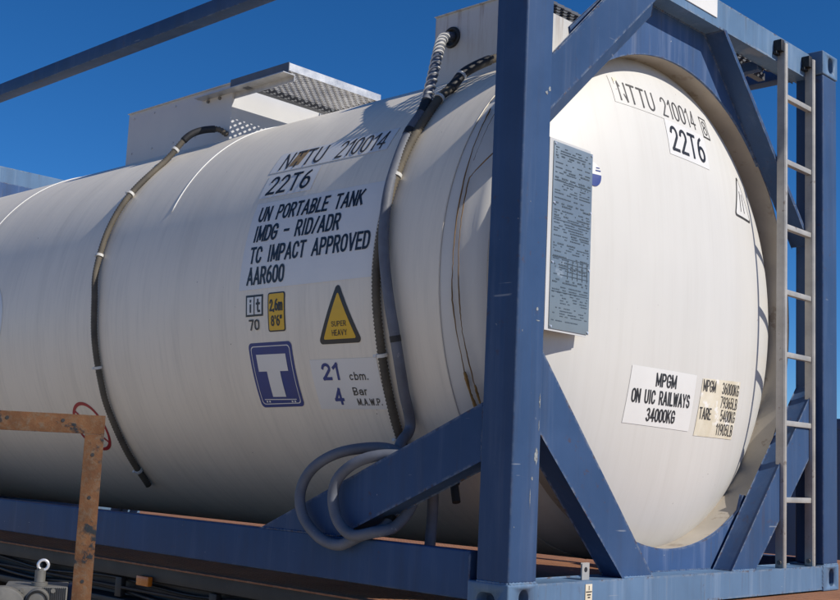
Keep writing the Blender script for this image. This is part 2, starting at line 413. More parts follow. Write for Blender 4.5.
# seam beads on the shell
def arc_bead(name, y, v0, v1, r, mat, parent, lift=0.0, n=60, wob=0.0):
    bm = bmesh.new(); tube(bm, [on_tank(y+wob*math.sin(i*0.37), v0+(v1-v0)*i/n, lift) for i in range(n+1)], r, 6)
    return obj(name, bm, mat, parent, smooth=True)
for y in (2.405, 4.425): arc_bead('seam_bead', y, 0.46, 2.4, 0.0042, 'weld', shell)
arc_bead('seam_bead', 0.482, -1.6, 2.6, 0.0022, 'tank', shell)

# corner castings: real sockets cut with a boolean
def make_casting():
    bm = bmesh.new(); box(bm, (0, 0, 0), (0.162, 0.178, 0.118))
    o = obj('corner_casting', bm, 'blue_worn', None, bevel=0.007, seg=3)
    cut = bmesh.new()
    def stadium(c, u, v, w, h, d, depth):       # slot w x h around c, extruded along d
        pts = []; r = min(w, h)/2; lx = max(w-h, 0)/2; ly = max(h-w, 0)/2
        for k in range(24):
            a = 2*math.pi*k/24
            pts.append((math.cos(a)*r+(lx if math.cos(a) > 0 else -lx), math.sin(a)*r+(ly if math.sin(a) >= 0 else -ly)))
        A = [cut.verts.new(Vector(c)+Vector(u)*a+Vector(v)*b-Vector(d)*0.02) for a, b in pts]
        B = [cut.verts.new(Vector(c)+Vector(u)*a+Vector(v)*b+Vector(d)*depth) for a, b in pts]
        cut.faces.new(A); cut.faces.new(B[::-1])
        for k in range(24): cut.faces.new((A[k], A[(k+1) % 24], B[(k+1) % 24], B[k]))
    mods = []
    for args in (((0.081, 0, 0.060), (1,0,0), (0,0,1), 0.052, 0.080, (0,1,0), 0.12),
                 ((0, 0.095, 0.060), (0,1,0), (0,0,1), 0.080, 0.052, (1,0,0), 0.11),
                 ((0.081, 0.09, 0), (1,0,0), (0,1,0), 0.063, 0.12, (0,0,1), 0.07)):
        cut = bmesh.new(); stadium(*args)
        bmesh.ops.recalc_face_normals(cut, faces=cut.faces)
        me = bpy.data.meshes.new('cut'); cut.to_mesh(me); cut.free()
        co = bpy.data.objects.new('cut', me); C.objects.link(co); mods.append(co)
        md = o.modifiers.new('b', 'BOOLEAN'); md.object = co; md.operation = 'DIFFERENCE'; md.solver = 'EXACT'
    dg = bpy.context.evaluated_depsgraph_get(); me = bpy.data.meshes.new_from_object(o.evaluated_get(dg))
    o.modifiers.clear(); o.data = me
    for co in mods: bpy.data.objects.remove(co)
    return o
cast0 = make_casting(); first = True
for cx, sx in ((0, 1), (W, -1)):
    for cy, sy in ((0, 1), (LEN, -1)):
        for cz, sz in ((0, 1), (2.591, -1)):
            o = cast0 if first else cast0.copy()
            if not first: C.objects.link(o)
            first = False
            o.location = (cx, cy, cz); o.scale = (sx, sy, sz); o.parent = tc; o.matrix_parent_inverse = Matrix.Translation(-Vector(tc.location))
# posts
for x0, x1 in ((0.004, 0.153), (W-0.153, W-0.004)):
    for y0, y1 in ((0.004, 0.145), (LEN-0.145, LEN-0.004)):
        bm = bmesh.new(); box(bm, (x0, y0, 0.119), (x1, y1, 2.472)); obj('corner_post', bm, 'blue', tc, bevel=0.010, seg=3)

def sidef(front, poly_fn): pass
for front in (True, False):
    fy = (lambda y: y) if front else (lambda y: LEN-y)
    def pr(bm, poly, a, b):
        a, b = fy(a), fy(b); prism(bm, poly, min(a, b), max(a, b))
    bm = bmesh.new(); pr(bm, [(0.163, 0.012), (W-0.163, 0.012), (W-0.163, 0.110), (0.163, 0.110)], 0.006, 0.150)
    obj('bottom_end_rail', bm, 'blue_worn', tc, bevel=0.005)
    bm = bmesh.new(); pr(bm, [(0.154, 2.458), (W-0.154, 2.458), (W-0.154, 2.574), (0.154, 2.574)], 0.070, 0.164)
    obj('top_end_rail', bm, 'blue_worn', tc, bevel=0.006)
    # lower diagonal braces
    for mir in (0, 1):
        f = (lambda x: W-x) if mir else (lambda x: x)
        bm = bmesh.new()
        pr(bm, [(f(x), z) for x, z in ((0.1535, 0.668), (0.1535, 0.945), (0.914, 0.1105), (0.724, 0.1105))], 0.045, 0.134)
        obj('lower_brace', bm, 'blue', tc, bevel=0.006)
    # upper left brace: broad channel with a folded lower lip
    bm = bmesh.new()
    lo = ((0.1535, 1.719), (0.938, 2.4570)); up = ((0.1535, 1.912), (0.703, 2.4570))
    pr(bm, [lo[0], lo[1], up[1], up[0]], 0.066, 0.078)
    obj('upper_brace', bm, 'blue', tc, bevel=0.004)
    bm = bmesh.new(); d = Vector((0.69, -0.72))*0.062
    A = [Vector(lo[0]), Vector(lo[1])]; A[1] = A[1]-Vector((0.05, 0.047)); B = [a+d for a in A]
    v = []
    for k in (0, 1):
        for q, y in ((A[k], 0.070), (B[k], 0.108), (B[k], 0.150), (A[k], 0.149)): v.append(bm.verts.new((q[0], fy(y), q[1])))
    for i in range(4): bm.faces.new((v[i], v[(i+1) % 4], v[4+(i+1) % 4], v[4+i]))
    bm.faces.new(v[:4]); bm.faces.new(v[4:][::-1])
    obj('brace_lip', bm, 'blue', tc, bevel=0.003)
    # upper right brace: flat bar set edge-on
    bm = bmesh.new(); s = 3.905
    pr(bm, [(s-2.457, 2.457), (2.284, s-2.284), (2.284, s-2.284+0.022), (s-2.457+0.022, 2.457)], 0.068, 0.165)
    obj('upper_brace', bm, 'blue', tc, bevel=0.003)
    # arch plate over the tank
    bm = bmesh.new(); arc = []
    rr = 1.030
    a0, a1 = R(133.0), R(45.5)
    for i in range(41):
        a = a0+(a1-a0)*i/40; arc.append((CX+rr*math.cos(a), CZ+rr*math.sin(a)))
    top = [(s-2.457-0.004, 2.456), (0.75, 2.456), (0.46, 2.19)]
    e = arc[-1]; tipz = s-e[0]
    pr(bm, arc+[(e[0]+0.004, s-e[0]-0.008)]+top, 0.1655, 0.176)
    obj('arch_plate', bm, 'blue_arch', tc, bevel=0.002)
    # saddle plate below
    bm = bmesh.new(); arc = []
    a0, a1 = R(228), R(318)
    for i in range(41):
        a = a0+(a1-a0)*i/40; arc.append((CX+rr*math.cos(a), CZ+rr*math.sin(a)))
    xr = [(W-0.62, 0.44), (W-0.914+0.02, 0.1108)]
    arcf = [q for q in arc if q[0] < W-0.66 and q[0] > 0.62]
    pr(bm, [(0.80, 0.1108)]+arcf+[(W-0.640, 0.425), (W-0.60, 0.415), (W-0.40, 0.36), (W-0.60, 0.1108)], 0.1505, 0.165)
    obj('saddle_plate', bm, 'blue_arch', tc, bevel=0.002)
    # side braces
    for sx in (0, 1):
        a, b = (0.012, 0.105) if not sx else (W-0.105, W-0.012)
        bm = bmesh.new()
        P = [(0.1455, 0.520), (0.1455, 0.707), (1.29, 0.2135), (0.850, 0.2135)] if not sx else [(0.1455, 0.520), (0.1455, 0.707), (1.29, 0.1355), (0.850, 0.1355)]
        prism(bm, [(fy(y), z) for y, z in P], a, b, 'x'); obj('side_brace', bm, 'blue', tc, bevel=0.006)
for x0, x1, z1 in ((0.010, 0.060, 0.213), (W-0.060, W-0.010, 0.135)):
    bm = bmesh.new(); box(bm, (x0, 0.1785, 0.051), (x1, LEN-0.1785, z1)); obj('bottom_side_rail', bm, 'blue', tc, bevel=0.008, seg=3)
for x0, x1 in ((0.012, 0.090), (W-0.090, W-0.012)):
    bm = bmesh.new(); box(bm, (x0, 0.1785, 2.512), (x1, LEN-0.1785, 2.585)); obj('top_side_rail', bm, 'blue', tc, bevel=0.006)
def scrape(x0, x1, z0, z1, n=17, y=0.0030, mat='scrape'):
    bm = bmesh.new(); cx, cz = (x0+x1)/2, (z0+z1)/2
    P = [bm.verts.new((cx+(x1-x0)/2*math.cos(a)*random.uniform(0.3, 1.1), y, cz+(z1-z0)/2*math.sin(a)*random.uniform(0.5, 1.1))) for a in [2*math.pi*k/n for k in range(n)]]
    bm.faces.new(P); obj('paint_scrape', bm, mat, tc)
for q in ((0.116, 0.140, 0.505, 0.575), (0.104, 0.116, 0.455, 0.470), (0.128, 0.150, 1.815, 1.835), (0.115, 0.135, 1.795, 1.815), (0.10, 0.118, 1.03, 1.045), (0.104, 0.125, 0.995, 1.0), (0.135, 0.143, 0.70, 0.75), (0.135, 0.141, 0.62, 0.66), (0.10, 0.104, 0.36, 0.43), (0.03, 0.034, 0.95, 0.96), (0.05, 0.056, 1.40, 1.404), (0.02, 0.025, 0.30, 0.306)):
    scrape(*q)
# marking plate on the top rail, lug and sticker on the bottom rail
bm = bmesh.new(); box(bm, (0.93, 0.0655, 2.492), (1.385, 0.0695, 2.581)); obj('marking_plate', bm, 'dwhite', tc, label='blank white plate on the top rail')
bm = bmesh.new()
prism(bm, [(0.495, 0.1102), (0.535, 0.1102), (0.535, 0.168), (0.495, 0.168)], 0.066, 0.072); lug = obj('lug', bm, 'steel', tc, bevel=0.002)
bm = bmesh.new(); cylinder(bm, (0.515, 0.0648, 0.146), (0.515, 0.0665, 0.146), 0.009, 14); obj('lug_hole', bm, 'rubber', lug)
bm = bmesh.new(); box(bm, (0.430, 0.0035, 0.030), (0.470, 0.0055, 0.1035)); st = obj('sticker', bm, 'dcream', tc, label='small yellow sticker')
bm = bmesh.new(); box(bm, (0.433, 0.0024, 0.0755), (0.467, 0.0034, 0.079)); box(bm, (0.449, 0.0024, 0.083), (0.452, 0.0034, 0.098)); box(bm, (0.440, 0.0024, 0.065), (0.461, 0.0034, 0.069)); box(bm, (0.444, 0.0024, 0.056), (0.458, 0.0034, 0.060)); obj('marking', bm, 'dblack', st)

def weld(pts, r=0.0045, mat='blue'):
    q = [Vector(p) for p in pts]; P = []
    for a, b in zip(q, q[1:]):
        n = max(2, int((b-a).length/0.006)); P += [a.lerp(b, j/n) for j in range(n)]
    P.append(q[-1]); bm = bmesh.new()
    tube(bm, P, lambda i: r*(1.0+0.25*math.sin(i*2.1))*random.uniform(0.85, 1.15), 6); obj('weld_bead', bm, mat, tc, smooth=True)
for f in (lambda x: x, lambda x: W-x):
    weld([(f(0.724), 0.0455, 0.1115), (f(0.914), 0.0455, 0.1115)], mat='blue_worn'); weld([(f(0.1540), 0.0455, 0.672), (f(0.1540), 0.0455, 0.940)])
    weld([(f(0.008), 0.006, 0.1188), (f(0.150), 0.006, 0.1188)], 0.005, 'blue_worn')
    weld([(f(0.1625), 0.0065, 0.016), (f(0.1625), 0.0065, 0.108)], 0.004, 'blue_worn')
    weld([(f(0.0125), 0.1462, 0.525), (f(0.0125), 0.1462, 0.702)]); zz = 0.2140 if f(0) == 0 else 0.1360; weld([(f(0.0125), 0.855, zz), (f(0.0125), 1.285, zz)])
    weld([(f(0.010), 0.1780, 0.060), (f(0.010), 0.1780, 0.205)], 0.004)
weld([(0.008, 0.008, 0.1188), (0.006, 0.140, 0.1188)], 0.005, 'blue_worn')
weld([(0.1540, 0.066, 1.725), (0.1540, 0.066, 1.908)]); weld([(0.84, 0.1500, 0.1112), (1.60, 0.1500, 0.1112)], 0.004)
weld([(0.90, 0.1648, 2.4565), (1.44, 0.1648, 2.4565)], 0.004)
weld([(1.452, 0.166, 2.450), (1.93, 0.166, 1.972)], 0.004)
# ladder
lad = bmesh.new(); LY0, LY1 = 0.024, 0.067
def rail_bm(x):
    b = bmesh.new(); box(b, (x, LY0+0.004, 0.1105), (x+0.005, LY1, 2.535)); box(b, (x+0.0052, LY0+0.002, 0.1105), (x+0.026, LY0+0.008, 2.535)); return b
lad.free()
ladder = obj('ladder', rail_bm(1.940), 'steel', tc, bevel=0.0012, label='stainless ladder up to the walkway')
obj('rail', rail_bm(2.224), 'steel', ladder, bevel=0.0012)
for z in (2.288, 1.975, 1.667, 1.360, 1.072, 0.760, 0.416):
    bm = bmesh.new(); box(bm, (1.9455, 0.034, z-0.018), (2.2238, 0.060, z+0.006)); obj('rung', bm, 'steel', ladder, bevel=0.003)
for x in (1.928, 2.212):
    bm = bmesh.new(); box(bm, (x-0.020, 0.030, 2.490), (x+0.0118, 0.0695, 2.545)); box(bm, (x-0.030, 0.050, 2.475), (x+0.010, 0.0693, 2.489)); obj('bracket', bm, 'chassis', ladder, bevel=0.003)
    bm = bmesh.new(); cylinder(bm, (x+0.004, 0.046, 0.135), (x+0.030, 0.046, 0.135), 0.010, 10); obj('bolt', bm, 'cast', ladder, smooth='auto')

# grating of expanded metal: zig-zag strands
def grating(x0, x1, y0, y1, z, cell=0.050, row=0.022, sw=0.009, th=0.014):
    bm = bmesh.new(); ny = int((y1-y0)/row); nx = int((x1-x0)/(cell/2))
    for j in range(ny):
        yc = y0+(j+0.5)*row; prev = None
        for i in range(nx+1):
            x = x0+i*(x1-x0)/nx; up = (i+j) % 2
            y = yc+(row*0.42 if up else -row*0.42); zz = z+(0.004 if up else -0.004)
            cur = [bm.verts.new(p) for p in ((x, y-sw/2, zz), (x, y+sw/2, zz), (x, y+sw/2, zz+th), (x, y-sw/2, zz+th))]
            if prev:
                for k in range(4): bm.faces.new((prev[k], prev[(k+1) % 4], cur[(k+1) % 4], cur[k]))
            prev = cur
    return bm
# rear spill box and walkway
bm = bmesh.new(); box(bm, (0.78, 2.752, 2.20), (0.786, 3.80, 2.555)); rb = obj('spill_box', bm, 'boxgrey', tc, label='plain grey side plate of the spill box')
bm = bmesh.new(); box(bm, (0.7862, 2.752, 2.18), (1.70, 2.758, 2.556)); obj('end_panel', bm, 'boxgrey', rb)
bm = bmesh.new(); box(bm, (0.7862, 3.79, 2.18), (1.70, 3.796, 2.50)); obj('end_panel', bm, 'boxgrey', rb)
bm = bmesh.new(); box(bm, (1.70, 2.752, 2.18), (1.706, 3.80, 2.555)); obj('side_panel', bm, 'boxgrey', rb)
bm = bmesh.new(); box(bm, (0.755, 2.235, 2.512), (0.759, 2.74, 2.566)); wk = obj('walkway', bm, 'shadealu', tc, label='aluminium grating walkway above the tank')
bm = bmesh.new(); box(bm, (0.7592, 2.235, 2.520), (1.43, 2.239, 2.562)); box(bm, (1.43, 2.235, 2.520), (1.434, 2.745, 2.562)); obj('edge_frame', bm, 'alu', wk)
bm = bmesh.new(); prism(bm, [(0.720, 2.506), (0.800, 2.506), (0.800, 2.470), (0.796, 2.470), (0.796, 2.502), (0.720, 2.502)], 2.235, 3.03); obj('angle_bracket', bm, 'alu', wk)
for y in (2.86, 2.97):
    bm = bmesh.new(); cylinder(bm, (0.770, y, 2.488), (0.796, y, 2.488), 0.010, 8); obj('bolt', bm, 'cast', wk)
obj('grating', grating(0.762, 1.428, 2.242, 2.60, 2.530), 'alu', wk, kind='stuff')
bm = bmesh.new(); box(bm, (0.762, 2.590, 2.500), (1.428, 2.635, 2.506)); box(bm, (0.762, 2.601, 2.5062), (1.428, 2.606, 2.550)); obj('support_bar', bm, 'shadealu', wk)
for z0, z1 in ((2.5555, 2.560),):
    bm = bmesh.new(); box(bm, (0.766, 2.752, z0), (0.800, 3.80, z1)); obj('folded_lip', bm, 'boxgrey', rb, bevel=0.0015)
for i in range(5):
    for z in (2.30, 2.52):
        bm = bmesh.new(); cylinder(bm, (0.775, 2.86+i*0.22, z), (0.7798, 2.86+i*0.22, z), 0.006, 8); obj('rivet', bm, 'boxgrey', rb)
# front box
bm = bmesh.new(); box(bm, (0.78, 0.60, 2.20), (0.786, 1.195, 2.565)); fb = obj('front_box', bm, 'boxwhite', tc, label='white box plate with rust streaks and a round cable hole')
bm = bmesh.new(); box(bm, (0.7862, 0.60, 2.18), (1.62, 0.606, 2.49)); obj('end_panel', bm, 'boxwhite', fb)
bm = bmesh.new(); box(bm, (0.7862, 1.188, 2.18), (1.62, 1.194, 2.565)); obj('end_panel', bm, 'boxwhite', fb)
bm = bmesh.new(); box(bm, (1.62, 0.60, 2.18), (1.626, 1.195, 2.565)); obj('side_panel', bm, 'boxwhite', fb)
bm = bmesh.new(); tube(bm, [Vector((0.775, 1.085+0.042*math.cos(a), 2.447+0.042*math.sin(a))) for a in [2*math.pi*k/32 for k in range(33)]], 0.009, 8, cap=False); obj('grommet', bm, 'rubber', fb, smooth=True)
bm = bmesh.new(); cylinder(bm, (0.777, 1.085, 2.447), (0.7795, 1.085, 2.447), 0.042, 24); obj('hole', bm, 'rubber', fb)
bm = bmesh.new(); box(bm, (0.768, 0.60, 2.5655), (0.800, 1.195, 2.570)); obj('folded_lip', bm, 'boxwhite', fb, bevel=0.0015)
# front walkway across the end
bm = bmesh.new(); box(bm, (0.56, 0.180, 2.490), (2.26, 0.184, 2.56)); wf = obj('walkway', bm, 'shadealu', tc, label='grating platform behind the top rail')
for a, b, c, d, z in ((0.56, 0.775, 0.186, 0.64, 2.535), (1.50, 2.26, 0.186, 0.66, 2.535), (0.79, 1.615, 0.612, 1.18, 2.545)): obj('grating', grating(a, b, c, d, z), 'shadealu', wf, kind='stuff')
for y in (0.30, 0.46, 0.655):
    bm = bmesh.new(); box(bm, (1.50, y, 2.490), (2.26, y+0.005, 2.526)); box(bm, (1.50, y+0.0052, 2.490), (2.26, y+0.035, 2.494)); obj('support_bar', bm, 'shadealu', wf)
for x in (1.98,):
    bm = bmesh.new(); box(bm, (x-0.02, 0.178, 2.44), (x+0.02, 0.66, 2.486)); obj('support_beam', bm, 'blue', wf)

# ------------------------------------------------------------------ conduits and ties
def vpath(pts, lift): return [on_tank(y, v, lift) for y, v in pts]
def conduit(pts, head_pts, lab, ties, rad=0.017):
    P = catmull([Vector(q) for q in head_pts]+vpath(pts, rad+0.004), 10); P = resample(P, 0.0075)
    bm = bmesh.new(); tube(bm, P, lambda i: rad*1.04 if i % 2 else rad*0.80, 10)
    c = obj('conduit', bm, 'conduit', tc, smooth=True, label=lab)
    for t in ties:
        i = int(t*(len(P)-2)); a = P[i]; d = (P[i+1]-P[i]).normalized()
        bm = bmesh.new(); tube(bm, [a-d*0.007, a+d*0.007], rad+0.0035, 14)
        rad_dir = Vector((a.x-CX, 0, a.z-CZ)).normalized(); side = d.cross(rad_dir)
        q = a+rad_dir*0.012+side*(rad+0.004)
        box(bm, q-Vector((0.006, 0.006, 0.006)), q+Vector((0.007, 0.009, 0.005)))
        obj('cable_tie', bm, 'tie', c)
    return c, P
c1, P1 = conduit([(2.905, 0.95), (2.905, 0.652), (2.915, 0.418), (2.90, 0.185), (2.868, 0.024), (2.86, -0.181), (2.859, -0.387), (2.87, -0.55), (2.892, -0.793), (2.955, -1.04)],
             [(0.775, 2.765, 2.262), (0.72, 2.80, 2.285), (0.60, 2.86, 2.235)], 'brown corrugated conduit strapped round the middle of the tank', (0.14, 0.30, 0.46, 0.70, 0.955))
bm = bmesh.new(); Q = [P1[i] for i in range(0, 40)]; tube(bm, [P1[i] for i in range(10, 37)], 0.020, 10); obj('sleeve', bm, 'rubber', c1, smooth=True)
c2, P2 = conduit([(0.80, 0.95), (0.80, 0.831), (0.785, 0.569), (0.786, 0.346), (0.792, 0.131), (0.794, -0.068), (0.788, -0.263), (0.796, -0.463), (0.815, -0.664), (0.84, -0.9)],
             [(0.795, 0.70, 2.275), (0.70, 0.745, 2.255), (0.56, 0.79, 2.165)], 'brown corrugated conduit strapped to the tank beside the grey hose', (0.14, 0.22, 0.42, 0.745, 0.9), 0.019)
bm = bmesh.new(); tube(bm, [P2[i] for i in range(19, 56)], 0.022, 10); obj('sleeve', bm, 'rubber', c2, smooth=True)

# grey hose: leaves the box, runs down the tank, is wound round the side brace
hp = [Vector((0.80, 1.085, 2.452)), Vector((0.74, 1.075, 2.440)), Vector((0.66, 1.04, 2.385)), Vector((0.52, 0.93, 2.235))]
hp += vpath([(0.83, 0.784), (0.812, 0.622), (0.797, 0.464), (0.785, 0.304), (0.757, 0.117), (0.717, -0.076), (0.690, -0.262), (0.696, -0.451), (0.72, -0.60)], 0.036)
hp += [Vector(q) for q in ((0.165, 0.69, 0.56), (0.150, 0.690, 0.44), (0.130, 0.665, 0.34), (0.070, 0.655, 0.256), (-0.005, 0.70, 0.224), (-0.028, 0.79, 0.185), (-0.030, 0.90, 0.205), (-0.028, 1.00, 0.275), (-0.022, 1.032, 0.37), (0.0, 0.985, 0.465),
       (0.05, 0.87, 0.53), (0.125, 0.70, 0.545), (0.160, 0.600, 0.47), (0.145, 0.585, 0.36), (0.075, 0.600, 0.266), (-0.005, 0.64, 0.240), (-0.030, 0.72, 0.226), (-0.032, 0.795, 0.268), (-0.030, 0.835, 0.35),
       (-0.026, 0.815, 0.43), (0.0, 0.735, 0.495), (0.055, 0.64, 0.522), (0.13, 0.55, 0.505), (0.19, 0.54, 0.43), (0.24, 0.575, 0.32), (0.24, 0.585, 0.14), (0.25, 0.60, 0.021))]
P = resample(catmull(hp, 12), 0.012)
bm = bmesh.new(); tube(bm, P, 0.021, 14)
hose = obj('hose', bm, 'hose', None, smooth=True)
hose['label'] = 'grey rubber hose looped twice around the blue diagonal side brace'; hose['category'] = 'hose'
# white braided wrap near the top of the hose
bm = bmesh.new()
for s in (0, math.pi):
    pts = []
    for i in range(8, 56):
        for j in range(4):
            a = P[i].lerp(P[i+1], j/4); d = (P[i+1]-P[i]).normalized(); n1 = d.orthogonal().normalized(); n2 = d.cross(n1)
            th = s+(i+j/4)*0.85; pts.append(a+(n1*math.cos(th)+n2*math.sin(th))*0.0215)
    tube(bm, pts, 0.0045, 5)
obj('braid_wrap', bm, 'tie', hose, smooth=True)

for i0, n in ((58, 8), (74, 4), (150, 3), (214, 3)):
    bm = bmesh.new(); tube(bm, P[i0:i0+n], 0.0225, 14); obj('tape_band', bm, 'rubber', hose, smooth='auto')
# hairline cracks with ochre runs by the front seam
def crack(pts, r, mat, name='crack'):
    q = []
    for a, b in zip(pts, pts[1:]):
        for j in range(10):
            t = j/10; q.append((a[0]+(b[0]-a[0])*t+random.uniform(-0.0015, 0.0015), a[1]+(b[1]-a[1])*t))
    q.append(pts[-1])
    bm = bmesh.new(); tube(bm, [on_tank(y, v, 0.0006) for y, v in q], lambda i: r*(1+0.3*math.sin(i*0.35)), 6); obj(name, bm, mat, shell, smooth=True)
crack([(0.445, 0.70), (0.438, 0.631), (0.421, 0.336), (0.413, 0.017), (0.416, -0.131), (0.400, -0.316), (0.394, -0.50)], 0.0024, 'crack')
crack([(0.300, 0.45), (0.375, 0.37), (0.396, 0.34), (0.391, 0.129), (0.380, -0.131), (0.378, -0.25), (0.365, -0.40), (0.360, -0.52)], 0.0020, 'crack')
crack([(0.405, 0.70), (0.400, 0.52), (0.402, 0.42)], 0.0008, 'crack')
crack([(0.398, -0.40), (0.394, -0.46), (0.388, -0.52), (0.384, -0.60)], 0.0058, 'ochre', 'sealant_run')
crack([(0.362, -0.45), (0.358, -0.52), (0.350, -0.58)], 0.0042, 'ochre', 'sealant_run')

# ------------------------------------------------------------------ decals and lettering
def _arc(cx, cy, rx, ry, a0, a1, n=9):
    return [(cx+rx*math.cos(R(a0+(a1-a0)*k/n)), cy+ry*math.sin(R(a0+(a1-a0)*k/n))) for k in range(n+1)]
_O = _arc(.5, .70, .5, .30, 0, 180)+_arc(.5, .30, .5, .30, 180, 360)
GL = {   # width, list of (closed, points)
 ' ': (.45, []), 'A': (.66, [(0, [(0, 0), (.5, 1), (1, 0)]), (0, [(.17, .30), (.83, .30)])]),
 'B': (.56, [(1, [(0, 0), (0, 1), (.5, 1)]+_arc(.55, .765, .38, .235, 90, -90)+[(.5, .53)]), (0, [(0, .53), (.5, .53)]+_arc(.55, .265, .45, .265, 90, -90)+[(0, 0)])]),
 'C': (.56, [(0, _arc(.5, .70, .5, .30, 12, 180)+_arc(.5, .30, .5, .30, 180, 348))]),
 'D': (.58, [(1, [(0, 0), (0, 1), (.4, 1)]+_arc(.45, .64, .55, .36, 90, 0)+_arc(.45, .36, .55, .36, 0, -90)+[(.4, 0)])]),
 'E': (.50, [(0, [(1, 1), (0, 1), (0, 0), (1, 0)]), (0, [(0, .52), (.85, .52)])]), 'F': (.48, [(0, [(1, 1), (0, 1), (0, 0)]), (0, [(0, .5), (.8, .5)])]),
 'G': (.58, [(0, _arc(.5, .70, .5, .30, 12, 180)+_arc(.5, .30, .5, .30, 180, 360)+[(1, .46), (.55, .46)])]),
 'H': (.56, [(0, [(0, 0), (0, 1)]), (0, [(1, 0), (1, 1)]), (0, [(0, .52), (1, .52)])]), 'I': (.17, [(0, [(.5, 0), (.5, 1)])]),
 'K': (.58, [(0, [(0, 0), (0, 1)]), (0, [(.95, 1), (0, .40)]), (0, [(.30, .58), (1, 0)])]), 'L': (.48, [(0, [(0, 1), (0, 0), (1, 0)])]),
 'M': (.72, [(0, [(0, 0), (0, 1), (.5, .12), (1, 1), (1, 0)])]), 'N': (.58, [(0, [(0, 0), (0, 1), (1, 0), (1, 1)])]), 'O': (.58, [(1, _O)]),
 'P': (.55, [(0, [(0, 0), (0, 1), (.5, 1)]+_arc(.55, .73, .45, .27, 90, -90)+[(0, .46)])]),
 'R': (.57, [(0, [(0, 0), (0, 1), (.5, 1)]+_arc(.55, .74, .42, .26, 90, -90)+[(0, .48)]), (0, [(.5, .48), (1, 0)])]),
 'S': (.55, [(0, _arc(.5, .755, .46, .245, 15, 250)+_arc(.5, .265, .5, .265, 70, -165))]),
 'T': (.58, [(0, [(0, 1), (1, 1)]), (0, [(.5, 1), (.5, 0)])]), 'U': (.58, [(0, [(0, 1), (0, .3)]+_arc(.5, .30, .5, .30, 180, 360)+[(1, 1)])]),
 'V': (.64, [(0, [(0, 1), (.5, 0), (1, 1)])]), 'W': (.86, [(0, [(0, 1), (.25, 0), (.5, .9), (.75, 0), (1, 1)])]), 'X': (.6, [(0, [(0, 0), (1, 1)]), (0, [(0, 1), (1, 0)])]),
 'Y': (.64, [(0, [(0, 1), (.5, .45), (1, 1)]), (0, [(.5, .45), (.5, 0)])]),
 '0': (.54, [(1, _O)]), '1': (.30, [(0, [(0, .76), (.85, 1), (.85, 0)])]), '2': (.52, [(0, _arc(.5, .73, .48, .27, 170, -28)+[(.02, 0), (1, 0)])]),
 '3': (.52, [(0, _arc(.46, .755, .46, .245, 155, -80)+_arc(.46, .265, .52, .265, 80, -160))]), '4': (.56, [(0, [(.72, 0), (.72, 1), (0, .27), (1, .27)])]),
 '5': (.52, [(0, [(.92, 1), (.14, 1), (.06, .50)]+_arc(.46, .31, .52, .31, 125, -150))]),
 '6': (.54, [(1, _arc(.5, .30, .5, .30, 0, 360, 17)[:-1]), (0, [(0, .30), (.03, .52), (.14, .74), (.34, .90), (.62, 1)])]),
 '7': (.52, [(0, [(0, 1), (1, 1), (.36, 0)])]), '8': (.54, [(1, _arc(.5, .765, .42, .235, 0, 360, 17)[:-1]), (1, _arc(.5, .265, .5, .265, 0, 360, 17)[:-1])]),
 '9': (.54, [(1, _arc(.5, .70, .5, .30, 0, 360, 17)[:-1]), (0, [(1, .70), (.97, .48), (.86, .26), (.66, .10), (.38, 0)])]),
 '-': (.50, [(0, [(0, .48), (1, .48)])]), '/': (.40, [(0, [(0, 0), (1, 1)])]), '.': (.12, [(0, [(.5, 0), (.5, .04)])]), ',': (.14, [(0, [(.5, .06), (.3, -.10)])]),
 "'": (.12, [(0, [(.5, .78), (.5, 1)])]), '"': (.22, [(0, [(0, .78), (0, 1)]), (0, [(1, .78), (1, 1)])]),
 'm': (.80, [(0, [(0, 0), (0, .68)]), (0, [(0, .50)]+_arc(.25, .46, .25, .22, 160, 0)+[(.5, 0)]), (0, [(.5, .46)]+_arc(.75, .46, .25, .22, 180, 0)+[(1, 0)])]),
 'c': (.46, [(0, _arc(.5, .34, .5, .34, 45, 315, 14))]), 'b': (.50, [(0, [(0, 0), (0, 1)]), (1, _arc(.5, .34, .5, .34, 0, 360, 17)[:-1])]),
 'a': (.46, [(0, _arc(.5, .44, .5, .25, 160, 0)+[(1, 0)]), (1, _arc(.48, .20, .48, .20, 0, 360, 15)[:-1])]),
 'r': (.30, [(0, [(0, 0), (0, .68)]), (0, [(0, .44)]+_arc(.6, .40, .6, .28, 165, 75))]),
 'i': (.12, [(0, [(.5, 0), (.5, .56)]), (0, [(.5, .92), (.5, .96)])]), 't': (.42, [(0, [(.38, 1), (.38, .14), (.55, 0), (1, 0)]), (0, [(0, .68), (.95, .68)])]),
}
def split_sharp(closed, pts):
    if closed: return [(closed, pts)]
    out = []; cur = [pts[0]]
    for i in range(1, len(pts)):
        cur.append(pts[i])
        if i < len(pts)-1:
            a = (Vector(pts[i])-Vector(pts[i-1])); b = (Vector(pts[i+1])-Vector(pts[i]))
            if a.length > 1e-6 and b.length > 1e-6 and a.normalized().dot(b.normalized()) < -0.2:
                out.append((0, cur)); cur = [pts[i]]
    out.append((0, cur)); return out
